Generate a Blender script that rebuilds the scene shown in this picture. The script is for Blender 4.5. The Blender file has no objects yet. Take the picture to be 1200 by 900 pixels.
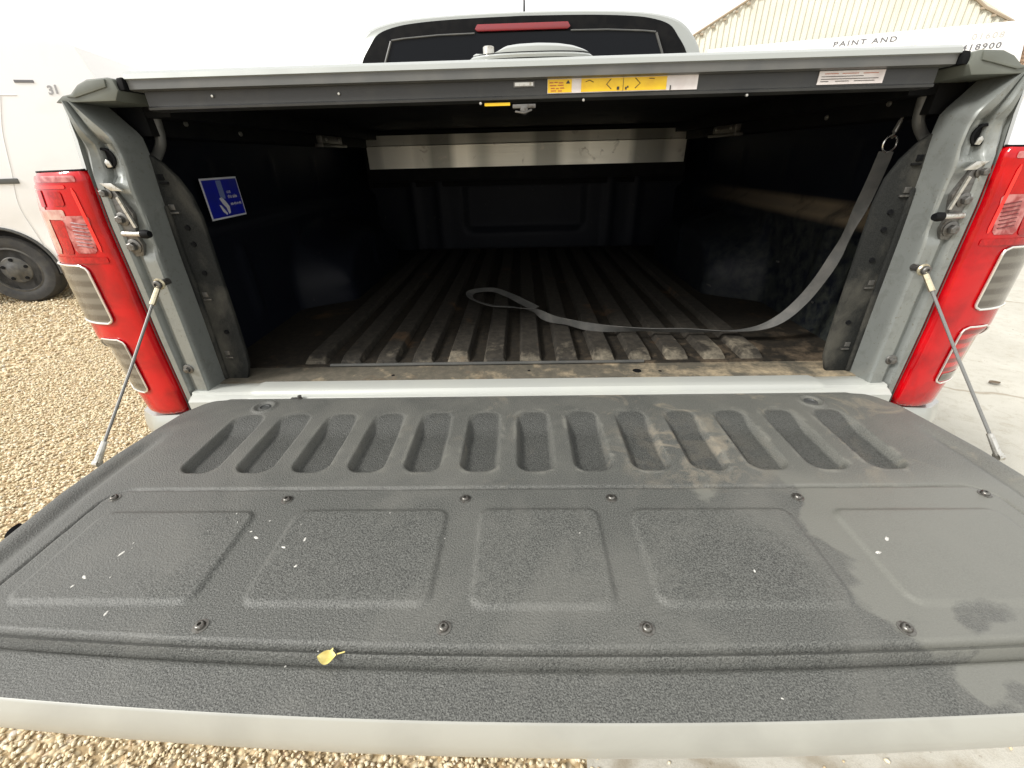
import bpy, bmesh, math, random
import numpy as np
from mathutils import Vector, Matrix
random.seed(7); rng = np.random.default_rng(7)
SC = bpy.context.scene
COL = SC.collection
GZ = -0.81                      # ground height; z = 0 is the inner face of the lowered tailgate

# ---------------------------------------------------------------- camera
F_PX, PITCH, YAW, ROLL = 490.2, math.radians(28.56), math.radians(1.70), math.radians(-1.505)
cam_d = bpy.data.cameras.new('camera'); cam = bpy.data.objects.new('camera', cam_d); COL.objects.link(cam)
fw = Vector((-math.sin(YAW)*math.cos(PITCH), math.cos(YAW)*math.cos(PITCH), -math.sin(PITCH)))
rt = Vector((math.cos(YAW), math.sin(YAW), 0)); up = rt.cross(fw)
c_, s_ = math.cos(ROLL), math.sin(ROLL)
R_, U_ = c_*rt + s_*up, -s_*rt + c_*up
M = Matrix((R_, U_, -fw)).transposed().to_4x4(); M.translation = Vector((-0.0192, -0.7686, 0.4245))
cam.matrix_world = M
cam_d.sensor_width = 36; cam_d.lens = F_PX/1200*36; cam_d.clip_start = 0.01; cam_d.clip_end = 2000
SC.camera = cam

# ---------------------------------------------------------------- sky, sun, exposure
SUN_EL, SUN_AZ = math.radians(38), math.radians(243)   # azimuth clockwise from +Y: behind the camera, to the left
w = bpy.data.worlds.new('World'); SC.world = w; w.use_nodes = True
nt = w.node_tree; bg = nt.nodes['Background']
sky = nt.nodes.new('ShaderNodeTexSky'); sky.sky_type = 'NISHITA'; sky.sun_disc = False
sky.sun_elevation = SUN_EL; sky.sun_rotation = SUN_AZ; sky.air_density = 1.0; sky.dust_density = 6.0; sky.ozone_density = 1.0
hs = nt.nodes.new('ShaderNodeHueSaturation'); hs.inputs['Saturation'].default_value = 0.12; hs.inputs['Value'].default_value = 1.0
nt.links.new(sky.outputs[0], hs.inputs['Color']); veil = nt.nodes.new('ShaderNodeMix'); veil.data_type = 'RGBA'; veil.inputs['Factor'].default_value = .78   # bright high overcast over the clear-sky model
veil.inputs['B'].default_value = (7.7, 7.65, 7.5, 1)
nt.links.new(hs.outputs[0], veil.inputs['A']); nt.links.new(veil.outputs['Result'], bg.inputs['Color'])
bg.inputs['Strength'].default_value = 0.12
sd = bpy.data.lights.new('sun', 'SUN'); sd.energy = 2.3; sd.angle = math.radians(14); sd.color = (1.0, 0.97, 0.93)
sun = bpy.data.objects.new('sun', sd); COL.objects.link(sun)
dirv = Vector((math.sin(SUN_AZ)*math.cos(SUN_EL), math.cos(SUN_AZ)*math.cos(SUN_EL), math.sin(SUN_EL)))
sun.rotation_euler = dirv.to_track_quat('Z', 'Y').to_euler(); sun.location = dirv*20
SC.view_settings.view_transform = 'Standard'; SC.view_settings.look = 'None'
SC.view_settings.gamma = 1.0; SC.view_settings.exposure = 0.82

# ---------------------------------------------------------------- materials
def new_mat(name):
    m = bpy.data.materials.new(name); m.use_nodes = True
    return m, m.node_tree, m.node_tree.nodes['Principled BSDF']
def N(t, kind, **kw):
    n = t.nodes.new(kind)
    for k, v in kw.items():
        if k in n.inputs: n.inputs[k].default_value = v
        else: setattr(n, k, v)
    return n
def ramp(t, src, a, b):
    r = N(t, 'ShaderNodeMapRange'); r.inputs['From Min'].default_value = a; r.inputs['From Max'].default_value = b
    t.links.new(src, r.inputs['Value']); return r.outputs['Result']
def mixc(t, fac, c1, c2):
    m = t.nodes.new('ShaderNodeMix'); m.data_type = 'RGBA'
    for sock, v in ((m.inputs['Factor'], fac), (m.inputs['A'], c1), (m.inputs['B'], c2)):
        if hasattr(v, 'links'): t.links.new(v, sock)
        elif isinstance(v, (int, float)): sock.default_value = v
        else: sock.default_value = (*v, 1)
    return m.outputs['Result']
def vmath(t, op, a, b):
    m = N(t, 'ShaderNodeMath', operation=op)
    for i, v in enumerate((a, b)):
        if hasattr(v, 'links'): t.links.new(v, m.inputs[i])
        else: m.inputs[i].default_value = v
    return m.outputs[0]
def noise(t, scale, detail=4, dist=0, rough=.55, vec=None, stretch=None):
    tc = N(t, 'ShaderNodeTexCoord'); n = N(t, 'ShaderNodeTexNoise', Scale=scale, Detail=detail, Distortion=dist, Roughness=rough)
    src = vec or tc.outputs['Object']
    if stretch:
        mp = N(t, 'ShaderNodeMapping'); mp.inputs['Scale'].default_value = stretch; t.links.new(src, mp.inputs['Vector']); src = mp.outputs[0]
    t.links.new(src, n.inputs['Vector']); return n.outputs['Fac']
def bump(t, bs, h, strength, dist):
    b = N(t, 'ShaderNodeBump', Strength=strength, Distance=dist); t.links.new(h, b.inputs['Height']); t.links.new(b.outputs[0], bs.inputs['Normal']); return b
def simple(name, col, rough=.5, metal=0.0, col2=None, nscale=8, lo=.45, hi=.65, bscale=0, bstr=.2, bdist=.001, coat=0, spec=None, rvar=0):
    m, t, b = new_mat(name)
    b.inputs['Roughness'].default_value = rough; b.inputs['Metallic'].default_value = metal; b.inputs['Coat Weight'].default_value = coat
    if spec is not None: b.inputs['Specular IOR Level'].default_value = spec
    if col2:
        f = ramp(t, noise(t, nscale, 6, .4), lo, hi); t.links.new(mixc(t, f, col, col2), b.inputs['Base Color'])
    else: b.inputs['Base Color'].default_value = (*col, 1)
    if rvar:
        r = ramp(t, noise(t, 14, 5, .3), .3, .7); o = vmath(t, 'ADD', vmath(t, 'MULTIPLY', r, rvar), rough); t.links.new(o, b.inputs['Roughness'])
    if bscale: bump(t, b, noise(t, bscale, 5), bstr, bdist)
    return m
PAINT = simple('silver_paint', (.36, .375, .355), .28, .35, (.35, .37, .345), 9, .45, .75, 0, coat=.7, rvar=.15)
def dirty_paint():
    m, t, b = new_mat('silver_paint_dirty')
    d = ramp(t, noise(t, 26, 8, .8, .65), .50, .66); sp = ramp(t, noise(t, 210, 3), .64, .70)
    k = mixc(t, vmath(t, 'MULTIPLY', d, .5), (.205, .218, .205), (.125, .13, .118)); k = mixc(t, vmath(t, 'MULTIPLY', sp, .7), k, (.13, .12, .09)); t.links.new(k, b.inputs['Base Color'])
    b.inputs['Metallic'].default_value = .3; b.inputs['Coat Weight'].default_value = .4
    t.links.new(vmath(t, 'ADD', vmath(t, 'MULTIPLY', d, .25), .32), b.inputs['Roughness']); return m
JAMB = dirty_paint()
TGP = simple('tailgate_edge_paint', (.34, .34, .305), .38, .15, (.29, .29, .26), 9, .45, .7, coat=.6, rvar=.1)
SCREWM = simple('worn_screw_steel', (.17, .165, .15), .35, .8, (.10, .09, .08), 300, .45, .6)
SILLP = simple('sill_paint', (.40, .41, .38), .4, .0, (.42, .43, .39), 12, .45, .7, coat=.3)
LIPP = simple('near_black_lip_plastic', (.024, .025, .025), .45, 0, (.040, .040, .037), 14, .45, .7, 700, .2, .0005, rvar=.1)
DPLAST = simple('dark_grey_plastic', (.050, .052, .050), .5, 0, (.085, .083, .074), 18, .45, .7, 900, .3, .0006, rvar=.1)
RAILPL = simple('grey_lip_plastic', (.080, .082, .078), .38, 0, (.11, .108, .098), 14, .4, .7)
BLACK = simple('black_plastic', (.0045, .0048, .0055), .65, 0, (.008, .008, .008), 20, .45, .6, spec=.12)
CAPM = simple('rail_cap_plastic', (.11, .118, .10), .35, 0, (.15, .16, .135), 12, .45, .7)
STEEL = simple('zinc_steel', (.55, .54, .50), .32, .9, (.30, .27, .22), 160, .5, .7)
DSTEEL = simple('dull_steel', (.16, .155, .145), .42, .8, (.08, .07, .06), 120, .5, .7)
CABLE = simple('steel_cable', (.20, .20, .19), .45, .7, None, bscale=2500, bstr=.5, bdist=.0006)
BRASS = simple('passivated_steel', (.62, .56, .40), .35, .85, (.4, .35, .24), 200, .5, .7)
GLASS = simple('dark_glass', (.006, .007, .009), .05, 0, None, spec=.12)
WHITE = simple('van_white_paint', (.80, .80, .80), .22, 0, (.74, .74, .72), 2, .5, .8, coat=.6)
TYRE = simple('tyre_rubber', (.03, .03, .03), .8, 0, (.055, .052, .045), 12, .4, .7, 60, .3, .004)
RIM = simple('dark_hub', (.06, .06, .058), .5, .3, (.12, .115, .1), 14, .4, .7)
RED = simple('red_lens', (.46, .0006, .004), .08, 0, (.27, .0004, .003), 16, .4, .65, coat=.35, spec=.3)
REDD = simple('deep_red_lens', (.30, .004, .006), .10, 0, (.42, .006, .008), 90, .45, .6, coat=.25, spec=.3)
PINK = simple('ribbed_red_reflector', (.30, .05, .05), .16, .2, (.52, .20, .19), 60, .40, .60, coat=.3)
PALEP = simple('pale_inner_reflector', (.46, .22, .19), .2, .3, (.56, .36, .31), 50, .4, .6, coat=.5)
REDH = simple('bright_lens_edge', (.75, .02, .015), .15, 0, None, coat=.4)
INKR = simple('dark_lens_slat', (.09, .004, .005), .3)
CHROME = simple('chrome_trim', (.75, .74, .70), .18, .85)
AMBERISH = simple('clear_lens_edge', (.52, .51, .44), .15, .1, coat=1)
def smoked(name, c1, c2, sc):
    m, t, b = new_mat(name); tc = N(t, 'ShaderNodeTexCoord'); wv = N(t, 'ShaderNodeTexWave', Scale=sc, Distortion=.6); wv.bands_direction = 'Z'
    t.links.new(tc.outputs['Object'], wv.inputs['Vector']); f = ramp(t, wv.outputs['Fac'], .25, .75)
    t.links.new(mixc(t, f, c1, c2), b.inputs['Base Color']); b.inputs['Roughness'].default_value = .12; b.inputs['Coat Weight'].default_value = .6
    b.inputs['Metallic'].default_value = .2; return m
CLEAR = smoked('smoked_reverse_lens', (.085, .074, .060), (.150, .138, .115), 14)
REDRIB = smoked('ribbed_fog_lens', (.55, .002, .004), (.20, .003, .005), 16)
YEL = simple('yellow_label', (.85, .55, .01), .4, 0, (.75, .45, .01), 40, .4, .7)
LWH = simple('white_label', (.72, .68, .66), .4, 0, (.60, .54, .52), 40, .4, .7)
INK = simple('black_ink', (.03, .025, .02), .5)
RINK = simple('red_ink', (.45, .10, .03), .5)
BLUE = simple('blue_label', (.012, .02, .42), .35, 0, (.02, .03, .32), 20, .4, .7)
WINK = simple('white_ink', (.75, .76, .80), .5)
LBLUE = simple('pale_blue_ink', (.20, .26, .50), .5)
WEB = simple('grey_webbing', (.075, .075, .070), .8, 0, (.115, .11, .10), 30, .4, .7, 1800, .5, .0008)
LEAFM = simple('yellow_leaf', (.70, .60, .22), .5, 0, (.55, .42, .10), 120, .4, .7)
BLEAF = simple('brown_leaf', (.10, .07, .04), .6)
SPECK = simple('dried_white_paint', (.56, .55, .51), .7, 0, (.34, .33, .30), 500, .5, .6)
SIGNM = simple('white_sign_board', (.80, .80, .79), .5, 0, (.76, .76, .74), 1, .4, .7)
SGREY = simple('sign_grey_lettering', (.13, .13, .14), .6); SPALE = simple('sign_faded_lettering', (.44, .43, .41), .6)
VGREY = simple('van_faded_lettering', (.30, .30, .31), .6)
CREAM = simple('cream_cladding', (.60, .585, .50), .55, 0, (.54, .525, .44), 1.2, .4, .7)
CREAMT = simple('brown_verge_trim', (.30, .24, .17), .6)
BRICKM = simple('buff_brickwork', (.34, .22, .15), .85, 0, (.42, .30, .21), 9, .35, .7, 40, .3, .004)
MORTAR = simple('mortar', (.45, .42, .36), .9)
DARKIN = simple('cab_interior_cloth', (.03, .03, .032), .8)
BRKRED = simple('high_brake_lens', (.20, .012, .018), .25, 0, (.22, .01, .014), 30, .4, .7, coat=.6)

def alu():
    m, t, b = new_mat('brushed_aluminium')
    f = ramp(t, noise(t, 3.0, 1, 0, .5, None, (1.5, .0, .0)), .44, .54)  # broad tone bands in the base colour stand in for outdoor reflections
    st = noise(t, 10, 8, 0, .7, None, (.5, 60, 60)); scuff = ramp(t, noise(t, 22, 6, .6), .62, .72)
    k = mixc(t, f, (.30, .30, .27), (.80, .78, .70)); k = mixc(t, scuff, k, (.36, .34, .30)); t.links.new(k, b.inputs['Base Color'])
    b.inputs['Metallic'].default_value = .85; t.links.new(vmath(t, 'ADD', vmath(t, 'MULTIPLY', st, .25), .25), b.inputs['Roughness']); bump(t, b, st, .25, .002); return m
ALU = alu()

def liner_mat(name, base, speck, dust, dlo, dhi, extra=False):
    """textured black plastic: pebble grain, dusty smeared patches"""
    m, t, b = new_mat(name)
    g = noise(t, 480, 2, 0, .6); g2 = ramp(t, noise(t, 680, 2), .35, .67)
    big = noise(t, 5.0, 7, .9, .62); med = noise(t, 22, 6, .5, .6)
    d = ramp(t, big, dlo, dhi); d2 = ramp(t, vmath(t, 'MULTIPLY', med, big), .27, .42)
    k = mixc(t, g2, base, speck); k = mixc(t, vmath(t, 'MULTIPLY', d, .75), k, dust); k = mixc(t, vmath(t, 'MULTIPLY', d2, .45), k, tuple(x*.85 for x in dust))
    if extra:   # smooth drier film over the right-hand end, hard tide line; scuffs and mud near the ribs
        tc = N(t, 'ShaderNodeTexCoord'); sp = N(t, 'ShaderNodeSeparateXYZ'); t.links.new(tc.outputs['Object'], sp.inputs[0])
        wob = noise(t, 7, 4, .3); e = vmath(t, 'ADD', sp.outputs['X'], vmath(t, 'MULTIPLY', wob, .55))
        e = vmath(t, 'ADD', e, vmath(t, 'MULTIPLY', sp.outputs['Y'], .35))
        film = vmath(t, 'MULTIPLY', ramp(t, e, .598, .622), vmath(t, 'SUBTRACT', 1.0, vmath(t, 'MULTIPLY', ramp(t, sp.outputs['Y'], .0, .05), .6)))
        k = mixc(t, vmath(t, 'MULTIPLY', film, .72), k, (.155, .155, .134))
        e2 = vmath(t, 'SUBTRACT', vmath(t, 'MULTIPLY', noise(t, 9, 4, .3), .5), vmath(t, 'ADD', sp.outputs['X'], .0))
        film2 = ramp(t, e2, .66, .78); k = mixc(t, vmath(t, 'MULTIPLY', film2, .5), k, (.095, .095, .087))
        mud = ramp(t, noise(t, 11, 8, 1.2, .7), .56, .66); yb = ramp(t, sp.outputs['Y'], -.02, .10)
        xb = ramp(t, sp.outputs['X'], -.35, .15)
        k = mixc(t, vmath(t, 'MULTIPLY', vmath(t, 'MULTIPLY', mud, yb), vmath(t, 'MULTIPLY', xb, .8)), k, (.21, .185, .14))
        dx = vmath(t, 'SUBTRACT', sp.outputs['X'], .25); dy = vmath(t, 'MULTIPLY', vmath(t, 'SUBTRACT', sp.outputs['Y'], .10), 1.3)
        rr2 = vmath(t, 'ADD', vmath(t, 'MULTIPLY', dx, dx), vmath(t, 'MULTIPLY', dy, dy)); spot = vmath(t, 'MULTIPLY', ramp(t, rr2, .022, .002), ramp(t, noise(t, 24, 7, .8, .68), .44, .58))
        k = mixc(t, vmath(t, 'MULTIPLY', spot, .8), k, (.235, .205, .155))
        cl = N(t, 'ShaderNodeAttribute', attribute_name='clean'); cf = ramp(t, cl.outputs['Fac'], .0, 1.0); ef = ramp(t, cl.outputs['Fac'], .0, -.8)
        smear = ramp(t, noise(t, 13, 6, .6, .65), .40, .62)
        k = mixc(t, vmath(t, 'MULTIPLY', cf, .80), k, mixc(t, g2, (.022, .023, .021), (.080, .082, .075)))
        sme = vmath(t, 'MULTIPLY', ramp(t, noise(t, 19, 6, .9, .65), .50, .62), ramp(t, sp.outputs['X'], -.75, .1)); k = mixc(t, vmath(t, 'MULTIPLY', vmath(t, 'MULTIPLY', ef, sme), .75), k, (.19, .187, .162))
        land = vmath(t, 'MULTIPLY', ramp(t, sp.outputs['Y'], .02, .06), vmath(t, 'SUBTRACT', 1.0, cf)); k = mixc(t, vmath(t, 'MULTIPLY', vmath(t, 'MULTIPLY', land, smear), .40), k, (.125, .124, .108))
        t.links.new(vmath(t, 'SUBTRACT', .56, vmath(t, 'MULTIPLY', film, .10)), b.inputs['Roughness'])
        h = vmath(t, 'MULTIPLY', g, vmath(t, 'ADD', vmath(t, 'SUBTRACT', 1.0, vmath(t, 'MULTIPLY', film, .75)), cf))
        bump(t, b, h, .55, .0022)
    else:
        b.inputs['Roughness'].default_value = .7; b.inputs['Specular IOR Level'].default_value = .12 if max(base) < .02 else .4; bump(t, b, g, .4, .0015)
    t.links.new(k, b.inputs['Base Color']); return m
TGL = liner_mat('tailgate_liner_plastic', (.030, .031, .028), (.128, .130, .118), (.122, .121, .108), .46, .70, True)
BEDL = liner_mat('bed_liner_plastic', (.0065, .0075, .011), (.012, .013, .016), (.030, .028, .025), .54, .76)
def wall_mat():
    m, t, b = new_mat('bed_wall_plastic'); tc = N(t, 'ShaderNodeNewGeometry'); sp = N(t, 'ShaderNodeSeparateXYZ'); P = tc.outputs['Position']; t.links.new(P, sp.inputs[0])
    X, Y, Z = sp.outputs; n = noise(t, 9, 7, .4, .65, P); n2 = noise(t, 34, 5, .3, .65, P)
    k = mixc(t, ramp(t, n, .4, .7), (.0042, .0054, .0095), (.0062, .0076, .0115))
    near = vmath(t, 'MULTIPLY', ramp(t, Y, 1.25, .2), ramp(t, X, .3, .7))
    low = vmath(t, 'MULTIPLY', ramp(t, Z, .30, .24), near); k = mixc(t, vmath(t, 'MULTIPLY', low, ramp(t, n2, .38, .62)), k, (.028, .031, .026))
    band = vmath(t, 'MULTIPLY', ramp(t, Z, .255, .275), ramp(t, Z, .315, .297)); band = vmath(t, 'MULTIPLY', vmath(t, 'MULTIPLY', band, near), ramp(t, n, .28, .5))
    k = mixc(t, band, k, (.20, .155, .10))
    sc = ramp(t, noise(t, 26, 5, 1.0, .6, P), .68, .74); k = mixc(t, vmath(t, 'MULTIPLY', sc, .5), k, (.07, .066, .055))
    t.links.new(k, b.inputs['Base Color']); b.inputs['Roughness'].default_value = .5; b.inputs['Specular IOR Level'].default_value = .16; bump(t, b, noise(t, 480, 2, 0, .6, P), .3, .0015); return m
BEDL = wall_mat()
def floor_mat(name, c1, c2, dust, lo, hi, dust_light_fall):
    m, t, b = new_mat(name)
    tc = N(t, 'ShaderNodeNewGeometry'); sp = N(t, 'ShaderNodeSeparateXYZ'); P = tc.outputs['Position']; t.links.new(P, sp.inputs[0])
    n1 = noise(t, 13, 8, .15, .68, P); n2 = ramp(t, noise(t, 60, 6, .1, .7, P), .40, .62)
    e = vmath(t, 'ADD', n1, vmath(t, 'MULTIPLY', sp.outputs['X'], .14)); e = vmath(t, 'SUBTRACT', e, vmath(t, 'MULTIPLY', sp.outputs['Y'], dust_light_fall))  # dust thins toward the cab, also painting in the light dying away there
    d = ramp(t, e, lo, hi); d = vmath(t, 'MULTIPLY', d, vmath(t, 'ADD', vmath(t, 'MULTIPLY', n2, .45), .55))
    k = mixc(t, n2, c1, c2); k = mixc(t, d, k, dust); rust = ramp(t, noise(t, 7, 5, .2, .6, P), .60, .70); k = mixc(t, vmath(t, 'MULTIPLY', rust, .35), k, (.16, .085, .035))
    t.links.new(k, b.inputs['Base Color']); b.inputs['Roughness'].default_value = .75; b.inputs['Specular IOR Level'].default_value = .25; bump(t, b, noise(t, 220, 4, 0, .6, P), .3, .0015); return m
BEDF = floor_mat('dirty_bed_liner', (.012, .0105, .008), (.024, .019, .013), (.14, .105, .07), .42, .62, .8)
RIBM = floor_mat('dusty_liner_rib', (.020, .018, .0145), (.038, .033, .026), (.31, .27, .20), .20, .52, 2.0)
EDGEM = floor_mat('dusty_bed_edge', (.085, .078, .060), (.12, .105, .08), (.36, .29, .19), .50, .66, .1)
FLANGE = liner_mat('scuffed_liner_flange', (.013, .0135, .013), (.024, .025, .023), (.080, .076, .063), .50, .68)

def gravel_mat(name, attr):
    m, t, b = new_mat(name); b.inputs['Roughness'].default_value = .85; b.inputs['Specular IOR Level'].default_value = .25
    r = N(t, 'ShaderNodeValToRGB'); cr = r.color_ramp
    cols = [(0, (.30, .20, .11)), (.08, (.46, .34, .19)), (.35, (.60, .49, .31)), (.62, (.68, .59, .41)), (.84, (.74, .68, .53)), (.94, (.50, .34, .20)), (1, (.66, .64, .58))]
    cr.elements[0].position = 0; cr.elements[0].color = (*cols[0][1], 1); cr.elements[1].position = 1; cr.elements[1].color = (*cols[-1][1], 1)
    for p, c in cols[1:-1]: e = cr.elements.new(p); e.color = (*c, 1)
    if attr:
        a = N(t, 'ShaderNodeAttribute', attribute_name='tint'); t.links.new(a.outputs['Fac'], r.inputs[0])
        k = mixc(t, ramp(t, noise(t, 200, 3), .4, .7), r.outputs[0], (.55, .44, .28)); k = mixc(t, .25, r.outputs[0], (.56, .47, .32))
        big = ramp(t, noise(t, .9, 4, .4), .35, .65); k = mixc(t, vmath(t, 'MULTIPLY', big, .3), k, (.62, .53, .36)); t.links.new(k, b.inputs['Base Color'])
    else:
        tc = N(t, 'ShaderNodeTexCoord'); v = N(t, 'ShaderNodeTexVoronoi', Scale=62); t.links.new(tc.outputs['Object'], v.inputs['Vector'])
        sp = N(t, 'ShaderNodeSeparateColor'); t.links.new(v.outputs['Color'], sp.inputs[0]); t.links.new(sp.outputs[0], r.inputs[0])
        k = mixc(t, ramp(t, v.outputs['Distance'], .25, .75), r.outputs[0], (.30, .22, .12)); t.links.new(k, b.inputs['Base Color'])
        inv = vmath(t, 'SUBTRACT', 1.0, v.outputs['Distance']); bump(t, b, inv, .8, .008)
    return m
GRAV = gravel_mat('gravel_bed', False); STONE = gravel_mat('pea_gravel', True)
def concrete_mat():
    m, t, b = new_mat('weathered_concrete'); b.inputs['Roughness'].default_value = .85
    n1 = ramp(t, noise(t, 2.2, 8, .6, .65), .35, .65); n2 = ramp(t, noise(t, 18, 8, .7, .7), .50, .68); n3 = ramp(t, noise(t, 300, 3), .35, .7)
    k = mixc(t, n1, (.44, .425, .37), (.36, .345, .295)); k = mixc(t, vmath(t, 'MULTIPLY', n2, .6), k, (.27, .24, .18)); k = mixc(t, vmath(t, 'MULTIPLY', n3, .4), k, (.56, .53, .46))
    sm = ramp(t, noise(t, 31, 4, .2), .69, .73); k = mixc(t, sm, k, (.14, .11, .08))
    tc = N(t, 'ShaderNodeTexCoord'); v = N(t, 'ShaderNodeTexVoronoi', Scale=.55); v.feature = 'DISTANCE_TO_EDGE'
    nz = N(t, 'ShaderNodeTexNoise', Scale=3.0, Detail=6.0); t.links.new(tc.outputs['Object'], nz.inputs['Vector'])
    mx = t.nodes.new('ShaderNodeMix'); mx.data_type = 'RGBA'; mx.inputs['Factor'].default_value = .18; t.links.new(tc.outputs['Object'], mx.inputs['A']); t.links.new(nz.outputs['Color'], mx.inputs['B'])
    t.links.new(mx.outputs['Result'], v.inputs['Vector']); cr = ramp(t, v.outputs['Distance'], .010, .002); k = mixc(t, vmath(t, 'MULTIPLY', cr, .65), k, (.22, .18, .12))
    t.links.new(k, b.inputs['Base Color']); bump(t, b, noise(t, 120, 7, 0, .7), .5, .004); return m
CONC = concrete_mat()
YARD = simple('sandy_tarmac', (.42, .35, .24), .9, 0, (.36, .30, .20), 1.5, .4, .65, 150, .4, .004)

# ---------------------------------------------------------------- object helpers
WO = {}
def link(o, parent=None):
    COL.objects.link(o)
    if parent: o.parent = parent
def tag(o, label=None, cat=None, group=None, kind=None):
    if label: o['label'] = label
    if cat: o['category'] = cat
    if group: o['group'] = group
    if kind: o['kind'] = kind
    return o
def thing(name, loc, label, cat, rz=0, group=None):
    o = bpy.data.objects.new(name, None); o.empty_display_size = .1; COL.objects.link(o)
    o.location = loc; o.rotation_euler = (0, 0, rz); WO[o.name] = Vector((0, 0, 0)) if rz else Vector(loc)
    return tag(o, label, cat, group)
def mk(name, v, f, mat, parent=None, smooth=30, bev=0, mats=None, midx=None):
    """one mesh object; vertices in world coordinates (or the parent's frame if that is turned)"""
    v = np.array(v, dtype=float); c = (v.min(0) + v.max(0))/2
    me = bpy.data.meshes.new(name); me.from_pydata((v - c).tolist(), [], f); me.update()
    bm = bmesh.new(); bm.from_mesh(me); bmesh.ops.remove_doubles(bm, verts=bm.verts, dist=1e-6); bmesh.ops.recalc_face_normals(bm, faces=bm.faces)
    if bev: 
        es = [e for e in bm.edges if len(e.link_faces) == 2 and e.calc_face_angle(0) > .6]
        bmesh.ops.bevel(bm, geom=es, offset=bev, segments=2, profile=.6, affect='EDGES', clamp_overlap=True)
    bm.to_mesh(me); bm.free()
    for m in (mats or [mat]): me.materials.append(m)
    if midx: me.polygons.foreach_set('material_index', midx)
    o = bpy.data.objects.new(name, me); link(o, parent)
    po = WO[parent.name] if parent else Vector((0, 0, 0)); o.location = Vector(c) - po; WO[o.name] = Vector(c)
    if smooth:
        me.polygons.foreach_set('use_smooth', [True]*len(me.polygons))
        me.set_sharp_from_angle(angle=math.radians(smooth))
    return o
def join(*parts):
    V, Fc = [], []
    for v, f in parts:
        n = len(V); V += [tuple(p) for p in v]; Fc += [tuple(i+n for i in q) for q in f]
    return V, Fc
def box(x0, x1, y0, y1, z0, z1):
    v = [(x, y, z) for z in (z0, z1) for y in (y0, y1) for x in (x0, x1)]
    return v, [(0, 2, 3, 1), (4, 5, 7, 6), (0, 1, 5, 4), (2, 6, 7, 3), (0, 4, 6, 2), (1, 3, 7, 5)]
def grid(nu, nv, fn):
    v = [fn(i/(nu-1), j/(nv-1)) for j in range(nv) for i in range(nu)]
    return v, [(j*nu+i, j*nu+i+1, (j+1)*nu+i+1, (j+1)*nu+i) for j in range(nv-1) for i in range(nu-1)]
def prism(poly, axis, a, b):
    """poly of 2D points extruded along axis ('x','y','z')"""
    def P(p, t): return {'x': (t, p[0], p[1]), 'y': (p[0], t, p[1]), 'z': (p[0], p[1], t)}[axis]
    n = len(poly); v = [P(p, a) for p in poly] + [P(p, b) for p in poly]
    return v, [tuple(range(n)), tuple(range(2*n-1, n-1, -1))] + [(i, i+n, (i+1) % n + n, (i+1) % n) for i in range(n)]
def tube(pts, r, n=10, caps=True, closed=False):
    pts = [Vector(p) for p in pts]; rs = r if isinstance(r, (list, tuple)) else [r]*len(pts); V, Fc = [], []
    nrm = None
    for i, p in enumerate(pts):
        if closed: t = (pts[(i+1) % len(pts)] - pts[i-1]).normalized()
        else: t = (pts[min(i+1, len(pts)-1)] - pts[max(i-1, 0)]).normalized()
        if nrm is None: nrm = t.orthogonal().normalized()
        nrm = (nrm - t*nrm.dot(t)).normalized(); bn = t.cross(nrm)
        V += [tuple(p + rs[i]*(math.cos(2*math.pi*k/n)*nrm + math.sin(2*math.pi*k/n)*bn)) for k in range(n)]
    L = len(pts)
    for i in range(L if closed else L-1):
        a, b = i*n, ((i+1) % L)*n
        Fc += [(a+k, a+(k+1) % n, b+(k+1) % n, b+k) for k in range(n)]
    if caps and not closed: Fc += [tuple(range(n))[::-1], tuple(range((L-1)*n, L*n))]
    return V, Fc
def lathe(prof, c, axis, n=20):
    """prof: (radius, height) pairs round axis vector through c"""
    ax = Vector(axis).normalized(); a = ax.orthogonal().normalized(); b = ax.cross(a); c = Vector(c); V, Fc = [], []
    for r, h in prof: V += [tuple(c + ax*h + r*(math.cos(2*math.pi*k/n)*a + math.sin(2*math.pi*k/n)*b)) for k in range(n)]
    for i in range(len(prof)-1): Fc += [(i*n+k, i*n+(k+1) % n, (i+1)*n+(k+1) % n, (i+1)*n+k) for k in range(n)]
    Fc += [tuple(range(n))[::-1], tuple(range((len(prof)-1)*n, len(prof)*n))]; return V, Fc
def interp(x, pts):
    xs = [p[0] for p in pts]; return float(np.interp(x, xs, [p[1] for p in pts]))
def mir(vf, s):
    v, f = vf; return ([(s*x, y, z) for x, y, z in v], f)
def spline(ctrl, n=8):
    P = [Vector(p) for p in ctrl]; out = []
    for i in range(len(P)-1):
        p0, p1, p2, p3 = P[max(i-1, 0)], P[i], P[i+1], P[min(i+2, len(P)-1)]
        for k in range(n):
            t = k/n; out.append(.5*((2*p1)+(p2-p0)*t+(2*p0-5*p1+4*p2-p3)*t*t+(3*p1-p0-3*p2+p3)*t**3))
    return out + [P[-1]]
def text_mesh(name, s, size, mat, parent, origin, right, upv, space=1.0, depth=.0, bold=0, sx=1.0):
    cu = bpy.data.curves.new(name, 'FONT'); cu.body = s; cu.size = size; cu.space_character = space; cu.extrude = depth; cu.offset = bold
    tmp = bpy.data.objects.new('tmp_text', cu); COL.objects.link(tmp); bpy.context.view_layer.update()
    me = bpy.data.meshes.new_from_object(tmp.evaluated_get(bpy.context.evaluated_depsgraph_get())); bpy.data.objects.remove(tmp)
    r, u = Vector(right).normalized(), Vector(upv).normalized(); n = r.cross(u)
    v = [tuple(Vector(origin) + r*p.co.x*sx + u*p.co.y + n*p.co.z) for p in me.vertices]; f = [tuple(p.vertices) for p in me.polygons]
    bpy.data.meshes.remove(me)
    o = mk(name, v, f, mat, parent, smooth=0); return o

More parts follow.
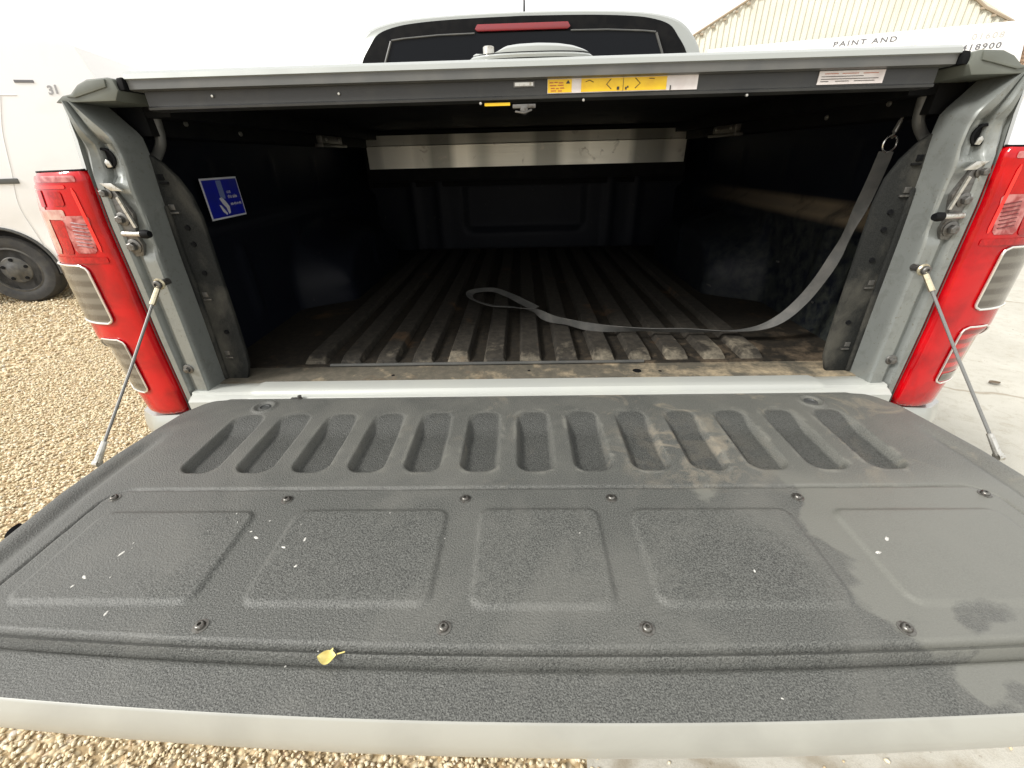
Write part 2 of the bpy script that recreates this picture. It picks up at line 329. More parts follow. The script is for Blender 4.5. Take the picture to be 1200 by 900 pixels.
# ================================================================ SETTING
def sheet(name, x0, x1, y0, y1, z, mat, nx=2, ny=2, amp=0):
    v, f = grid(nx, ny, lambda a, b: (x0+(x1-x0)*a, y0+(y1-y0)*b, z)); o = mk(name, v, f, mat); o['kind'] = 'structure'; return o
sheet('ground', -400, 400, -200, 600, GZ-.012, YARD)
gb = [(-40, -12), (.06, -12), (.16, -1.2), (.10, -.55), (.13, -.2), (.05, .6), (.10, 3), (.02, 30), (-40, 30)]
o = mk('gravel_yard', [(x, y, GZ-.006) for x, y in gb], [tuple(range(len(gb)))], GRAV, smooth=0); o['kind'] = 'structure'
cb = [(.06, -12), (.16, -1.2), (.10, -.55), (.13, -.2), (.05, .6), (.10, 3), (.02, 12.0), (5.2, 4.6), (30, -2.2), (30, -12)]
o = mk('concrete_pavement', [(x, y, GZ-.004) for x, y in cb], [tuple(range(len(cb)))], CONC, smooth=0); o['kind'] = 'structure'

def stones():
    ico = bmesh.new(); bmesh.ops.create_icosphere(ico, subdivisions=1, radius=1); bv = np.array([v.co[:] for v in ico.verts]); bf = np.array([[v.index for v in f.verts] for f in ico.faces]); ico.free()
    P, S = [], []
    def patch(x0, x1, y0, y1, dens, s0, s1, keep=None):
        n = int((x1-x0)*(y1-y0)*dens); p = np.stack([rng.uniform(x0, x1, n), rng.uniform(y0, y1, n)], 1)
        if keep is not None: p = p[keep(p, rng.uniform(0, 1, len(p)))]
        P.append(p); S.append(s0 + (s1-s0)*rng.uniform(0, 1, len(p))**1.4)
    patch(-3.5, -1.5, -.5, 2.3, 6800, .0040, .0100)
    patch(-1.5, .34, -.75, -.02, 12000, .0032, .0082, lambda p, u: u < np.clip((.20-p[:, 0])/.22, 0, 1)**1.3)
    patch(-8.5, -3.5, .2, 6.0, 1300, .008, .017)
    patch(-3.5, -1.0, 2.3, 6.0, 1200, .008, .017)
    patch(.05, 1.5, -.9, 0, 130, .003, .007)
    P = np.concatenate(P); S = np.concatenate(S); n = len(P)
    q = rng.normal(size=(n, 4)); q /= np.linalg.norm(q, axis=1)[:, None]; a, b, c, d = q.T
    Rm = np.stack([np.stack([1-2*(c*c+d*d), 2*(b*c-a*d), 2*(b*d+a*c)], 1), np.stack([2*(b*c+a*d), 1-2*(b*b+d*d), 2*(c*d-a*b)], 1), np.stack([2*(b*d-a*c), 2*(c*d+a*b), 1-2*(b*b+c*c)], 1)], 1)
    var = bv[None]*(1+rng.uniform(-.30, .30, (n, len(bv), 1)))*np.stack([np.ones(n), rng.uniform(.6, .95, n), rng.uniform(.5, .8, n)], 1)[:, None]
    V = np.einsum('nij,nkj->nki', Rm, var)*S[:, None, None]; V[..., 2] *= .8
    V += np.stack([P[:, 0], P[:, 1], GZ-.004+S*rng.uniform(.1, .6, n)], 1)[:, None]
    Fx = (bf[None] + (np.arange(n)*len(bv))[:, None, None]).reshape(-1, 3); V = V.reshape(-1, 3)
    me = bpy.data.meshes.new('gravel_stones'); me.vertices.add(len(V)); me.vertices.foreach_set('co', V.ravel())
    me.loops.add(Fx.size); me.loops.foreach_set('vertex_index', Fx.ravel().astype(np.int32)); me.polygons.add(len(Fx)); me.polygons.foreach_set('loop_start', np.arange(0, Fx.size, 3, dtype=np.int32))
    me.update(calc_edges=True); at = me.attributes.new('tint', 'FLOAT', 'POINT'); at.data.foreach_set('value', np.repeat(rng.uniform(0, 1, n), len(bv)).astype(np.float32))
    me.materials.append(STONE); o = bpy.data.objects.new('gravel_stones', me); COL.objects.link(o)
    tag(o, 'loose tan pea gravel covering the yard left of the truck', 'gravel', kind='stuff')
stones()

# ================================================================ PICKUP
truck = thing('pickup_truck', (0, 1.2, GZ), 'silver pickup truck seen from behind with tailgate lowered and roller bed cover', 'pickup truck')

# ---- tailgate
W_PTS = [(-.60, .700), (-.56, .706), (-.40, .712), (-.31, .719), (-.225, .716), (-.14, .703), (-.09, .694), (-.06, .676), (-.045, .660), (-.029, .640)]
def halfw(y): return interp(y, W_PTS)
def lip(x): return -.5890 + .062*x*x
def sstep(a, b, x):
    t = min(max((x-a)/(b-a), 0), 1); return t*t*(3-2*t)
def rrect(x, y, cx, cy, hx, hy, r):
    dx, dy = abs(x-cx)-hx+r, abs(y-cy)-hy+r
    return math.hypot(max(dx, 0), max(dy, 0)) + min(max(dx, dy), 0) - r
PANELS = [(-.492, -.421, .108, .068), (-.226, -.421, .105, .070), (0, -.422, .080, .072), (.226, -.421, .105, .070), (.492, -.421, .108, .068)]
def plate_sd(x, y):     # signed distance to the screwed plate outline
    y2 = y - .055*x*x*min(max((-.32-y)/.2, 0), 1)
    return rrect(x, y2, 0, -.4213, .628, .1130, .030)
def hgt(x, y):
    h = 0.0; ax = abs(x); ly = lip(x)
    # slots
    if -.30 < y < -.08:
        k = round(x/.0895)
        if abs(k) <= 6:
            d = rrect(x, y, k*.0895, -.182, .0300, .086, .022)
            dep = .0125*(1 - sstep(-.0065, .001, d)); dep *= 1 - .92*sstep(-.165, -.098, y); h -= dep
    sd = plate_sd(x, y)
    h += .0030*(1 - sstep(-.003, .001, sd))                        # plate proud of the liner
    h -= .0060*math.exp(-((sd-.002)/.0024)**2)                      # joint round the plate
    for cx, cy, hx, hy in PANELS:
        if abs(x-cx) < hx+.03: h += .0034*(1 - sstep(-.0050, .0012, rrect(x, y, cx, cy, hx, hy, .016)))
    # bead and step before the lip
    yb = ly + .0465
    h += .0020*math.exp(-((y-(yb+.0045))/.0040)**2)
    h -= .0085*(1 - sstep(yb-.005, yb-.0005, y)); h -= .0060*math.exp(-((y-(yb-.0035))/.0022)**2)
    # channel down each side and rolled outer edge
    wd = halfw(y) - ax
    if y > -.53: h -= .0075*math.exp(-((wd-.040)/.012)**2)*sstep(-.14, -.22, y)
    h -= .012*(1 - sstep(0, .016, wd))**2
    h -= .006*(sstep(-.050, -.030, y))
    for sx in (-1, 1):
        r = math.hypot(x-sx*.531, y+.072); h += .003*math.exp(-((r-.019)/.004)**2) - .003*math.exp(-(r/.012)**2)
    return h
NU, NV = 560, 230
def tg(a, b):
    t = a*2-1; y0 = -.0295
    x = t*.70; ly = lip(x) + .002; y = y0 + (ly-y0)*b; x = t*halfw(y)
    y = y0 + (lip(x)-.0008-y0)*b; return (x, y, hgt(x, y))
tailgate = mk('tailgate', *join(
    # outer shell: rolled painted lip bowed across the truck
    grid(60, 10, lambda a, b: (lambda x, t: (x, lip(x)+[.010, .003, .0006, -.0008, -.0022, -.0065, -.0105, -.0125, -.0085, .05][int(round(b*9))], [-.014, -.0098, -.0090, -.0096, -.0120, -.020, -.030, -.042, -.056, -.066][int(round(b*9))]*(1-.35*x*x if b > .5 else 1)))((a*2-1)*(.722), b)),
    grid(60, 2, lambda a, b: ((a*2-1)*.722, -.05*(1-b)+(lip((a*2-1)*.722)+.05)*b, -.066)),
    *[mir(grid(30, 5, lambda a, b: (lambda y: (halfw(y)+[-.008, .004, .010, .006, -.02][int(round(b*4))]+.010*sstep(-.36, -.40, y), y, [-.014, -.016, -.026, -.054, -.0665][int(round(b*4))]))(-.05 + a*(lip(.72)+.05+.006))), s) for s in (-1, 1)],
    box(-.64, .64, -.046, -.040, -.066, -.016)), TGP, truck, smooth=50)
liner = mk('tailgate_liner', *grid(NU, NV, tg), TGL, tailgate, smooth=60)
def wear(x, y):      # where boots and loads never reach: floors of the slots keep their clean dark grain
    if -.30 < y < -.07:
        k = round(x/.0895)
        if abs(k) <= 6:
            d = rrect(x, y, k*.0895, -.182, .0300, .086, .022); return (1 - sstep(-.008, -.002, d)) - .8*math.exp(-((d-.004)/.004)**2)
    return 0.0
at = liner.data.attributes.new('clean', 'FLOAT', 'POINT'); lo_ = liner.location + Vector(WO['tailgate'])
at.data.foreach_set('value', [wear(v.co.x+lo_.x, v.co.y+lo_.y) for v in liner.data.vertices])
# seams and screws
SCREWS = [(-.612, -.326), (-.356, -.331), (-.102, -.331), (.102, -.331), (.357, -.331), (.612, -.326), (-.357, -.513), (-.103, -.514), (.103, -.514), (.359, -.513)]
first = None
for x, y in SCREWS:
    z = hgt(x, y); r = .0052
    if first is None:
        vf = join(lathe([(.0078, -.001), (.0078, .0006), (.0060, .0009)], (x, y, z), (0, 0, 1), 18), lathe([(r, 0), (r, .0018), (r*.86, .0034), (r*.62, .0040), (r*.40, .0038), (r*.38, .0010)], (x, y, z+.0006), (0, 0, 1), 18))
        first = mk('screw', *vf, SCREWM, tailgate, smooth=40); f0 = Vector((x, y, z))
    else:
        o = first.copy(); COL.objects.link(o); o.location = first.location + (Vector((x, y, z)) - f0); o.rotation_euler.z = random.uniform(0, 2)
for s in (-1, 1):
    mk('liner_plug', *lathe([(.012, 0), (.012, .002), (.008, .003), (.007, .001)], (s*.531, -.072, -.0025), (0, 0, 1), 20), DPLAST, tailgate)
    mk('latch_socket', *lathe([(.010, -.004), (.011, .004), (.007, .006), (.006, -.003)], (s*.716, -.374, -.012), (s*.8, 0, .6), 16), BLACK, tailgate)
mk('hinge_stop', *join(box(-.499, -.477, -.034, -.027, -.018, -.004), lathe([(.004, 0), (.004, .004)], (-.482, -.028, -.004), (0, 0, 1))), DSTEEL, tailgate, bev=.001)
sp = []
for px_, py_, rr in [(-.515, -.425, .0040), (-.513, -.409, .0015), (-.508, -.417, .0012), (-.531, -.458, .0036), (-.534, -.469, .0026), (-.500, -.458, .0013), (-.470, -.500, .0030), (-.60, -.543, .0022), (-.363, -.398, .0036), (-.296, -.404, .0030), (-.317, -.416, .0030), (-.289, -.443, .0028), (-.375, -.388, .0018), (-.36, -.37, .0014), (-.40, -.375, .0012), (-.312, -.38, .001), (-.225, -.535, .0016), (.42, -.405, .0042), (.395, -.425, .0040), (.24, -.45, .0022), (-.41, -.36, .0012), (-.2, -.36, .0012), (-.12, -.40, .001), (.05, -.395, .0012), (.47, -.533, .002), (-.255, -.545, .0013), (.21, -.57, .0012), (-.43, -.39, .0009)]:
    rr *= .8; an = random.uniform(0, 3); z = hgt(px_, py_)
    v, f = lathe([(rr, -.0005), (rr*.95, .0004), (rr*.5, .0009)], (0, 0, 0), (0, 0, 1), 9)
    v = [((x*jx*math.cos(an) - y*.6*math.sin(an))+px_, (x*jx*math.sin(an) + y*.6*math.cos(an))+py_, zz+z) for (x, y, zz), jx in zip(v, [random.uniform(.7, 1.7) for _ in v])]; sp.append((v, f))
o = mk('paint_speck', *join(*sp), SPECK, tailgate); o['kind'] = 'stuff'

# ---- bed sill
sill_p = [(.10, -.004), (.034, -.004), (.032, .0015), (.004, .0045), (-.010, .0035), (-.015, -.001), (-.017, -.006), (-.024, -.008), (-.0275, -.014), (-.0285, -.10), (.10, -.10)]
def sillx(a): return (a*2-1)*.722
v, f = [], []
xs = [-.722, -.70, -.66, -.60, -.585, 0, .585, .60, .66, .70, .722]
for x in xs:
    k = sstep(.585, .60, abs(x))
    for (y, z) in sill_p: v.append((x, y + (.006*k if z > -.012 and y < .03 else 0), z - .004*k if z > 0 else z))
n = len(sill_p)
for i in range(len(xs)-1): f += [(i*n+j, i*n+(j+1) % n, (i+1)*n+(j+1) % n, (i+1)*n+j) for j in range(n)]
mk('bed_sill', v, f, SILLP, truck, smooth=35)
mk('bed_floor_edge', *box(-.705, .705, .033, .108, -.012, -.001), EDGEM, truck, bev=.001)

# ---- rear pillars
KX = [(-.05, .690), (.006, .688), (.16, .682), (.28, .679), (.38, .675), (.435, .670), (.47, .672), (.49, .690), (.515, .712)]
TX = [(-.06, .752), (-.03, .752), (.118, .752), (.237, .748), (.338, .746), (.42, .738), (.515, .722)]
PROF = [(0, .060), (0, .030), (0, .006), (.02, .001), (.06, -.003), (.40, -.002), (.44, .001), (.47, .004), (.56, .004), (.60, -.004), (.64, -.008), (.80, -.008), (.85, -.004), (.89, .004), (.95, .004), (.97, -.002), (1.0, -.001), (1.01, .012)]
def pillar(a, b):
    z = -.05 + .565*b; K, T = interp(z, KX), interp(z, TX)
    i = a*(len(PROF)-1); i0 = int(i); fr = i-i0; p, q = PROF[i0], PROF[min(i0+1, len(PROF)-1)]
    u = p[0]+(q[0]-p[0])*fr; y = p[1]+(q[1]-p[1])*fr
    x = K + (T-K)*u
    if u > 0: # pressed pocket near the top and the striker recess
        d = rrect(x, z, .700, .435, .026, .034, .02); y += .012*(1-sstep(-.012, .004, d))
        d = rrect(x, z, .695, .335, .018, .055, .016); y += .006*(1-sstep(-.010, .004, d))
        y -= .004*sstep(.445, .49, z)
    x += .0
    return (x, y, z)
TLZ0, TLZ1 = -.045, .42
XO = [(-.09, .868), (-.05, .872), (.0, .880), (.098, .884), (.116, .908), (.25, .905), (.36, .888), (.40, .872), (.42, .862)]
def tl_pt(u, b, off=0.0, z=None):
    """surface of the tail lamp; u from the inner edge round the corner onto the side"""
    xi, zi = 0, 0
    if z is None: z = (TLZ0 - .028*u) + ((TLZ1 - .004*u) - (TLZ0 - .028*u))*b
    T, xo = interp(z, TX)+.001, interp(z, XO)
    ctrl = [(T-.003, .001), (T+.002, -.0125), (T+.030, -.016), (T+(xo-T)*.55, -.010), (T+(xo-T)*.82, .008), (xo-.004, .034), (xo+.006, .075), (xo+.010, .13), (xo+.008, .165)]
    s = u*(len(ctrl)-1); i = min(int(s), len(ctrl)-2); t = s-i
    P = [Vector((*ctrl[min(max(i+k, 0), len(ctrl)-1)], 0)) for k in (-1, 0, 1, 2)]
    p = .5*((2*P[1])+(P[2]-P[0])*t+(2*P[0]-5*P[1]+4*P[2]-P[3])*t*t+(3*P[1]-P[0]-3*P[2]+P[3])*t**3)
    tn = (P[2]-P[0]).normalized(); nn = Vector((tn.y, -tn.x, 0))
    endb = min(z-(TLZ0-.028*u), TLZ1-z); infl = -.006*(1-min(endb/.010, 1))**2 if endb < .010 else 0
    p = p + nn*(off+infl); return (p.x, p.y, z)
def u_of_x(x, z, lo=0, hi=.7):
    for _ in range(30):
        m = (lo+hi)/2
        if tl_pt(m, 0, 0, z)[0] < x: lo = m
        else: hi = m
    return lo
def patch_on_light(x0, x1, z0, z1, r, s, off=.0025, nu=22, nv=22, uend=None, slant=0):
    """rounded patch lying on the lamp surface; returns verts, faces, outline"""
    def uv(a, b):
        z = z0+(z1-z0)*b; k = 0
        dz = min(z-z0, z1-z)
        if dz < r: k = r - math.sqrt(max(r*r-(r-dz)**2, 0))
        ui = u_of_x(x0 + k + slant*(z-z0), z); uo = uend if uend else u_of_x(x1 - k, z)
        return ui+(uo-ui)*a, z
    v, f = grid(nu, nv, lambda a, b: tl_pt(uv(a, b)[0], 0, off, uv(a, b)[1]))
    m = 24; ring = [(i/m, 0) for i in range(m)] + [(1, i/m) for i in range(m)] + [(1-i/m, 1) for i in range(m)] + [(0, 1-i/m) for i in range(m)]
    out = [tl_pt(uv(*p)[0], 0, off+.0005, uv(*p)[1]) for p in ring]
    return mir((v, f), s), [(s*x, y, z) for x, y, z in out]
XOUT = [(-.45, .90), (-.35, .925), (0, .930), (.2, .925), (.38, .900), (.45, .868), (.515, .835)]
for s in (-1, 1):
    side = 'left' if s < 0 else 'right'
    p = mk('rear_pillar', *mir(grid(52, 60, pillar), s), JAMB, truck, smooth=35)
    # cap over the pillar top, corner below the lamp, long side panel
    def side_surf(a, b):
        z = -.40 + .915*b; xo = interp(z, XOUT)
        if z > .4205: st = (interp(z, TX)-.001, -.003); c = [st, (st[0]+.012, .003), (st[0]+.035, .030), (st[0]+.055, .07), (xo-.03, .20), (xo, .45), (xo, 1.0), (xo, 1.68)]
        else: c = [(xo-.10, .12), (xo-.07, .125), (xo-.03, .13), (xo-.022, .15), (xo-.012, .22), (xo, .45), (xo, 1.0), (xo, 1.68)]
        t = a*(len(c)-1); i = min(int(t), len(c)-2); fr = t-i
        return (c[i][0]+(c[i+1][0]-c[i][0])*fr, c[i][1]+(c[i+1][1]-c[i][1])*fr, z)
    up_ = grid(36, 14, lambda a, b: side_surf(a, (.8210+.40-.40)/.915*0 + (.8206+b*(.915-.8206))/.915))
    lo_ = grid(36, 30, lambda a, b: side_surf(a, b*.8203/.915))
    cor = grid(24, 10, lambda a, b: (lambda c, z: c)( (lambda t, z: (interp(t, [(0, .684), (.3, .752), (.6, .84), (.8, .895), (1, .920)]), interp(t, [(0, -.016), (.3, -.010), (.6, -.002), (.8, .035), (1, .14)]) - .010*math.sin(b*3.14), z))(a, -.045-.03*a - .075*b), 0))
    shelf = grid(24, 3, lambda a, b: (interp(a, [(0, .684), (.3, .752), (.6, .84), (.8, .895), (1, .920)]), interp(a, [(0, -.016), (.3, -.010), (.6, -.002), (.8, .035), (1, .14)]) + .05*b, -.045-.03*a - .0))
    q = mk('bed_side_panel', *mir(join(up_, lo_, cor, shelf), s), PAINT, truck, smooth=40)
    # dark pocket hole with pale tab, bolts
    mk('jamb_hole', *mir(join(lathe([(.0155, -.003), (.0155, .003), (.0125, .004), (.011, -.002)], (.706, .0105, .437), (0, -1, 0), 18)), s), BLACK, p)
    mk('hole_tab', *mir(prism([(.698, .424), (.706, .423), (.709, .431), (.704, .436), (.700, .433)], 'y', .004, .0065), s), STEEL, p, bev=.001)
    mk('bolt', *mir(join(lathe([(.0105, 0), (.0100, .002), (.0075, .003)], (.713, -.002, .052), (0, -1, 0), 16), lathe([(.0062, 0), (.0058, .0065), (.003, .0075)], (.713, -.004, .052), (0, -1, 0), 6)), s), DSTEEL, p)
    # latch striker
    st = mk('latch_striker', *mir(prism([(.690, .352), (.706, .392), (.725, .398), (.730, .385), (.722, .372), (.722, .345), (.727, .325), (.726, .292), (.716, .280), (.702, .282), (.696, .300), (.700, .318), (.694, .335)], 'y', -.004, .004), s), DSTEEL, truck, bev=.001)
    for (bx, bz, br) in [(.7195, .3855, .0095), (.711, .3440, .0110), (.7110, .2985, .0125)]:
        mk('bolt', *mir(join(lathe([(br, 0), (br, .002), (br*.8, .003)], (bx, -.004, bz), (0, -1, 0), 18), lathe([(br*.62, 0), (br*.6, .008), (br*.45, .009)], (bx, -.006, bz), (0, -1, 0), 6)), s), DSTEEL, st)
    mk('striker_pin', *mir(join(tube([(.716, -.010, .3205), (.690, -.016, .3205), (.668, -.018, .3205)], [.0045, .0045, .0045], 12)), s), STEEL, st)
    mk('pin_tip', *mir(tube([(.676, -.018, .3205), (.668, -.0185, .3205), (.662, -.019, .3205)], [.0070, .0075, .0055], 12), s), BLACK, st)
    mk('striker_plate', *mir(prism([(.686, .388), (.700, .4005), (.720, .4010), (.706, .389)], 'y', -.010, -.006), s), STEEL, st, bev=.0008)
    mk('striker_arm', *mir(join(prism([(.690, .330), (.6945, .330), (.704, .378), (.6995, .380)], 'y', -.009, -.005)), s), STEEL, st)
    # tail lamp
    tlv = grid(60, 60, lambda a, b: tl_pt(a, b))
    tl = mk('tail_light', *mir(join(tlv, grid(60, 2, lambda a, b: (lambda q: (q[0]-.02*b, q[1]+.03*b, q[2]))(tl_pt(a, 1))), grid(60, 2, lambda a, b: (lambda q: (q[0]-.02*b, q[1]+.03*b, q[2]))(tl_pt(a, 0)))), s), RED, truck, smooth=50)
    tl['label'] = 'red wraparound tail lamp on the %s of the tailgate' % side
    a_, out = patch_on_light(.806, .9, .158, .268, .012, s, uend=.80)
    o = mk('reverse_lens', *a_, CLEAR, tl); mk('chrome_trim', *tube(out, .0021, 8, closed=True), CHROME, tl)
    a_, out = patch_on_light(.806, .868, .004, .124, .012, s, uend=None, slant=.0)
    o = mk('fog_lens' if s > 0 else 'indicator_lens', *a_, REDRIB if s > 0 else CLEAR, tl)
    o['label'] = 'red ribbed lower lamp cell' if s > 0 else 'smoky clear lower lamp cell'
    mk('chrome_trim', *tube(out, .0018, 8, closed=True), CHROME, tl)
    a_, out = patch_on_light(.877, .9, -.012, .110, .006, s, off=.0015, uend=.86, nu=12); mk('clear_edge', *a_, AMBERISH, tl)
    if s > 0:
        a_, out = patch_on_light(.812, .860, .008, .026, .004, s, off=.0032); mk('lens_foot', *a_, CLEAR, tl)
    for (x0, x1, z0, z1, rr_, sl, mm, of) in [(.752, .90, .404, .4135, .003, 0, PINK, .0010), (.846, .866, .288, .392, .004, -.10, PALEP, .0010), (.772, .812, .290, .352, .004, -.22, PINK, .0010), (.818, .838, .288, .345, .003, -.20, REDD, .0012),
            (.832, .845, .366, .392, .002, -.1, REDD, .0014), (.790, .815, .368, .390, .004, -.12, REDD, .0012), (.800, .842, .346, .362, .003, -.1, PALEP, .0010), (.760, .885, .272, .283, .003, 0, REDD, .0014), (.762, .768, .292, .395, .002, 0, REDH, .0012), (.775, .862, .3945, .3995, .002, 0, REDH, .0012)]:
        a_, out = patch_on_light(x0, x1, z0, z1, rr_, s, off=of, slant=sl, nu=10, nv=14); mk('reflector_cell', *a_, mm, tl)
    for i in range(7):
        zc = .300+.0062*i; pp = [tl_pt(u_of_x(.778+.0065*k - .22*(zc-.29), zc), 0, .0020, zc+.0011*k) for k in range(5)]
        mk('lens_rib', *mir(tube(pp, .0008, 5), s), INKR, tl)
    gs = [(lambda q: (s*q[0], q[1], q[2]))(tl_pt(.005, k/16, .0005)) for k in range(17)]
    mk('lamp_gasket', *tube(gs, .0012, 6), REDD, tl)
    gs = [(lambda q: (s*q[0], q[1]+.001, q[2]+.0015))(tl_pt(k/16, 1, .0005)) for k in range(17)]
    mk('lamp_gasket', *tube(gs, .0016, 6), BLACK, tl)
    # tailgate stay cable
    A, B = Vector((s*.682, -.020, .234)), Vector((s*.751, -.205, -.012))
    d = (B-A).normalized()
    mid = (A+B)/2 + Vector((0, 0, -.002))
    cb_ = mk('tailgate_cable', *tube([A+d*.030, A.lerp(B, .35)+Vector((0, 0, -.0012)), mid, B-d*.012], .0024, 8), CABLE, truck)
    mk('cable_eye', *join(lathe([(.0090, -.003), (.0105, 0), (.0090, .003)], A, (0, -1, 0), 18), tube([A+d*.006, A+d*.040], [.0045, .0048], 10)), BRASS, cb_)
    mk('anchor_bolt', *join(lathe([(.0078, 0), (.0074, .004), (.0060, .0055), (.0035, .0058), (.003, .003)], A+Vector((0, -.003, 0)), (0, -1, 0), 16), tube([A, A+Vector((0, .022, 0))], .006)), DSTEEL, cb_)
    mk('cable_end', *join(tube([B-d*.024, B-d*.006, B+d*.012], [.0044, .0050, .0056], 10), lathe([(.007, -.004), (.007, .004)], B+d*.014, (s, 0, .2), 12)), STEEL, cb_)
    # bed side rail cap at the end of the cover, drain tube
    cap = [(.736, .513), (.720, .522), (.706, .524), (.690, .535), (.672, .5415), (.640, .5430), (.6325, .541), (.6300, .526), (.640, .513)]
    rc = mk('rail_cap', *mir(prism(cap, 'y', -.006, 1.62), s), CAPM, truck, bev=.002)
    mk('cap_strip', *mir(prism([(.6330, .5265), (.6285, .542), (.6200, .5430), (.6215, .527)], 'y', -.003, 1.62), s), BLACK, truck, bev=.001)
    mk('cap_face', *mir(prism([(.714, .5205), (.703, .5225), (.689, .5330), (.672, .5392), (.643, .5408), (.645, .5305), (.70, .5185)], 'y', -.0085, -.0055), s), CAPM, rc, bev=.001)
    mk('drain_tube', *mir(tube(spline([(.667, .10, .515), (.668, .10, .490), (.673, .10, .462), (.690, .10, .440), (.70, .09, .425)], 6), .0085, 12), s), RAILPL, truck)
    mk('bed_rail', *mir(box(.712, .752, .045, 1.60, .470, .5125), s), BLACK, truck)
    # liner flange facing the tailgate
    fl = [(.690, -.002), (.640, -.002), (.627, .030), (.624, .066), (.621, .150), (.619, .250), (.6165, .335), (.622, .375), (.636, .405), (.654, .428), (.668, .440), (.690, .452)]
    fo = mk('liner_flange', *mir(join(prism(fl, 'y', .056, .066)), s), FLANGE, truck, bev=.003)
    for (zz, sgn) in [(.395, 0), (.345, 1), (.18, 1), (.03+.02, 1)]:
        mk('flange_clip', *mir(join(box(.652, .668, .052, .057, zz, zz+.0035), box(.658, .669, .0545, .057, zz+.006, zz+.016)), s), DSTEEL if sgn else BLACK, fo, bev=.0008)
    mk('flange_rib', *mir(prism([(.688, .0), (.680, .0), (.676, .10), (.672, .20), (.670, .30), (.668, .36), (.674, .36), (.684, .25)], 'y', .050, .057), s), FLANGE, fo, bev=.003)
    for zz in (.11, .235, .29, .32):
        mk('flange_clip', *mir(lathe([(.005, 0), (.0045, .003)], (.648, .056, zz), (0, -1, 0), 10), s), BLACK, fo)

# ---- bed liner
wall = []
for s in (-1, 1):
    def side_wall(a, b, s=s):
        y = .06 + 1.46*a; z = -.002 + .515*b
        x = .765 - .030*(1-sstep(.268, .300, z)) + .006*math.sin(z*9)
        # swage ribs pressed in the wall
        x -= .010*sum(math.exp(-((y-c)/.018)**2) for c in (.33, .62, .91, 1.2))*(sstep(.03, .07, z)*(1-sstep(.23, .26, z)) + .6*sstep(.32, .36, z)*(1-sstep(.42, .45, z)))
        # wheel arch bulge
        d = (abs((y-.92)/.38)**3 + abs(z/.235)**3)**(1/3); bul = 1 - sstep(.72, 1.06, d); x -= .150*bul
        return (s*x, y, z)
    wall.append(grid(110, 60, side_wall))
def front_wall(a, b):
    x = (a*2-1)*.77; z = -.002+.515*b
    return (x, 1.50 + .02*(1-sstep(-.02, .01, rrect(x, z, 0, .21, .30, .12, .03))) - .01*sum(math.exp(-((x-c)/.02)**2) for c in (-.55, -.42, .42, .55)), z)
wall.append(grid(90, 30, front_wall))
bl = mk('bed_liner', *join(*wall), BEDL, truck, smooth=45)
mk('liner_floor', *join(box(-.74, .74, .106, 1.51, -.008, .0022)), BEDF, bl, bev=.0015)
rib0 = None
def ribshape(x0):
    v, f = [], []
    ys = [(.116, .001), (.119, .009), (.138, .0155), (.141, .016), (.5, .016), (1.0, .016), (1.42, .016), (1.45, .002)]
    for (y, h) in ys: v += [(x0-.0265, y, .001), (x0-.0235, y, .001+h*.55), (x0-.0212, y, .001+h*.93), (x0-.0195, y, .001+h), (x0+.0195, y, .001+h), (x0+.0212, y, .001+h*.93), (x0+.0235, y, .001+h*.55), (x0+.0265, y, .001)]
    for i in range(len(ys)-1): f += [(i*8+j, i*8+j+1, (i+1)*8+j+1, (i+1)*8+j) for j in range(7)]
    f.append(tuple(range(8))); return v, f
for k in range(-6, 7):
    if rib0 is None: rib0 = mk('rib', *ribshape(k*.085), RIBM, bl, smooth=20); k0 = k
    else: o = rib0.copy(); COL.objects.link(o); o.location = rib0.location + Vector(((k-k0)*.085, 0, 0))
mk('liner_edge_strip', *box(-.47, .26, .104, .110, .0015, .0065), RAILPL, bl, bev=.001)
for x, y, r in [(-.31, .060, .004), (-.005, .075, .0035), (.235, .068, .010), (.285, .065, .004)]:
    mk('floor_hole', *lathe([(r, -.0002), (r*.9, .0006)], (x, y, -.001), (0, 0, 1), 12), BLACK, bl)
# wear marks: clips and scuffs on the right wall
for (x, y, z) in [(.745, .40, .09), (.742, .50, .13), (.74, .30, .07)]:
    mk('wall_clip', *join(box(x-.004, x+.004, y, y+.012, z, z+.005)), DSTEEL, bl)

# blue sticker on the left wall
sx0 = -.741
def stk(name, y0, y1, z0, z1, x, mat, par): return mk(name, *box(x-.0006, x+.0006, y0, y1, z0, z1), mat, par, smooth=0)
stick = stk('sticker', .263, .400, .307, .396, sx0, WINK, bl); stick['label'] = 'blue square safety sticker with white border on the left bed wall'
stk('sticker_face', .267, .396, .311, .392, sx0+.0008, BLUE, stick)
stk('sticker_print', .315, .333, .350, .390, sx0+.0016, LBLUE, stick)
def yz(poly, x, name, mat, par): return mk(name, *prism(poly, 'x', x-.0004, x+.0004), mat, par, smooth=0)
yz([(.309, .352), (.320, .354), (.330, .343), (.338, .332), (.336, .318), (.329, .316), (.326, .330), (.316, .340)], sx0+.0018, 'sticker_hand', WINK, stick)
yz([(.303, .338), (.309, .336), (.323, .318), (.320, .314), (.309, .322)], sx0+.0018, 'sticker_hand', WINK, stick)
text_mesh('sticker_text', 'use', .012, WINK, stick, (sx0+.002, .343, .361), (0, 1, 0), (0, 0, 1))
text_mesh('sticker_text', 'this side', .011, WINK, stick, (sx0+.002, .343, .350), (0, 1, 0), (0, 0, 1), bold=.0002)
text_mesh('sticker_text', 'ee-glue-ge', .0105, WINK, stick, (sx0+.002, .346, .334), (0, 1, 0), (0, 0, 1), bold=.0002)

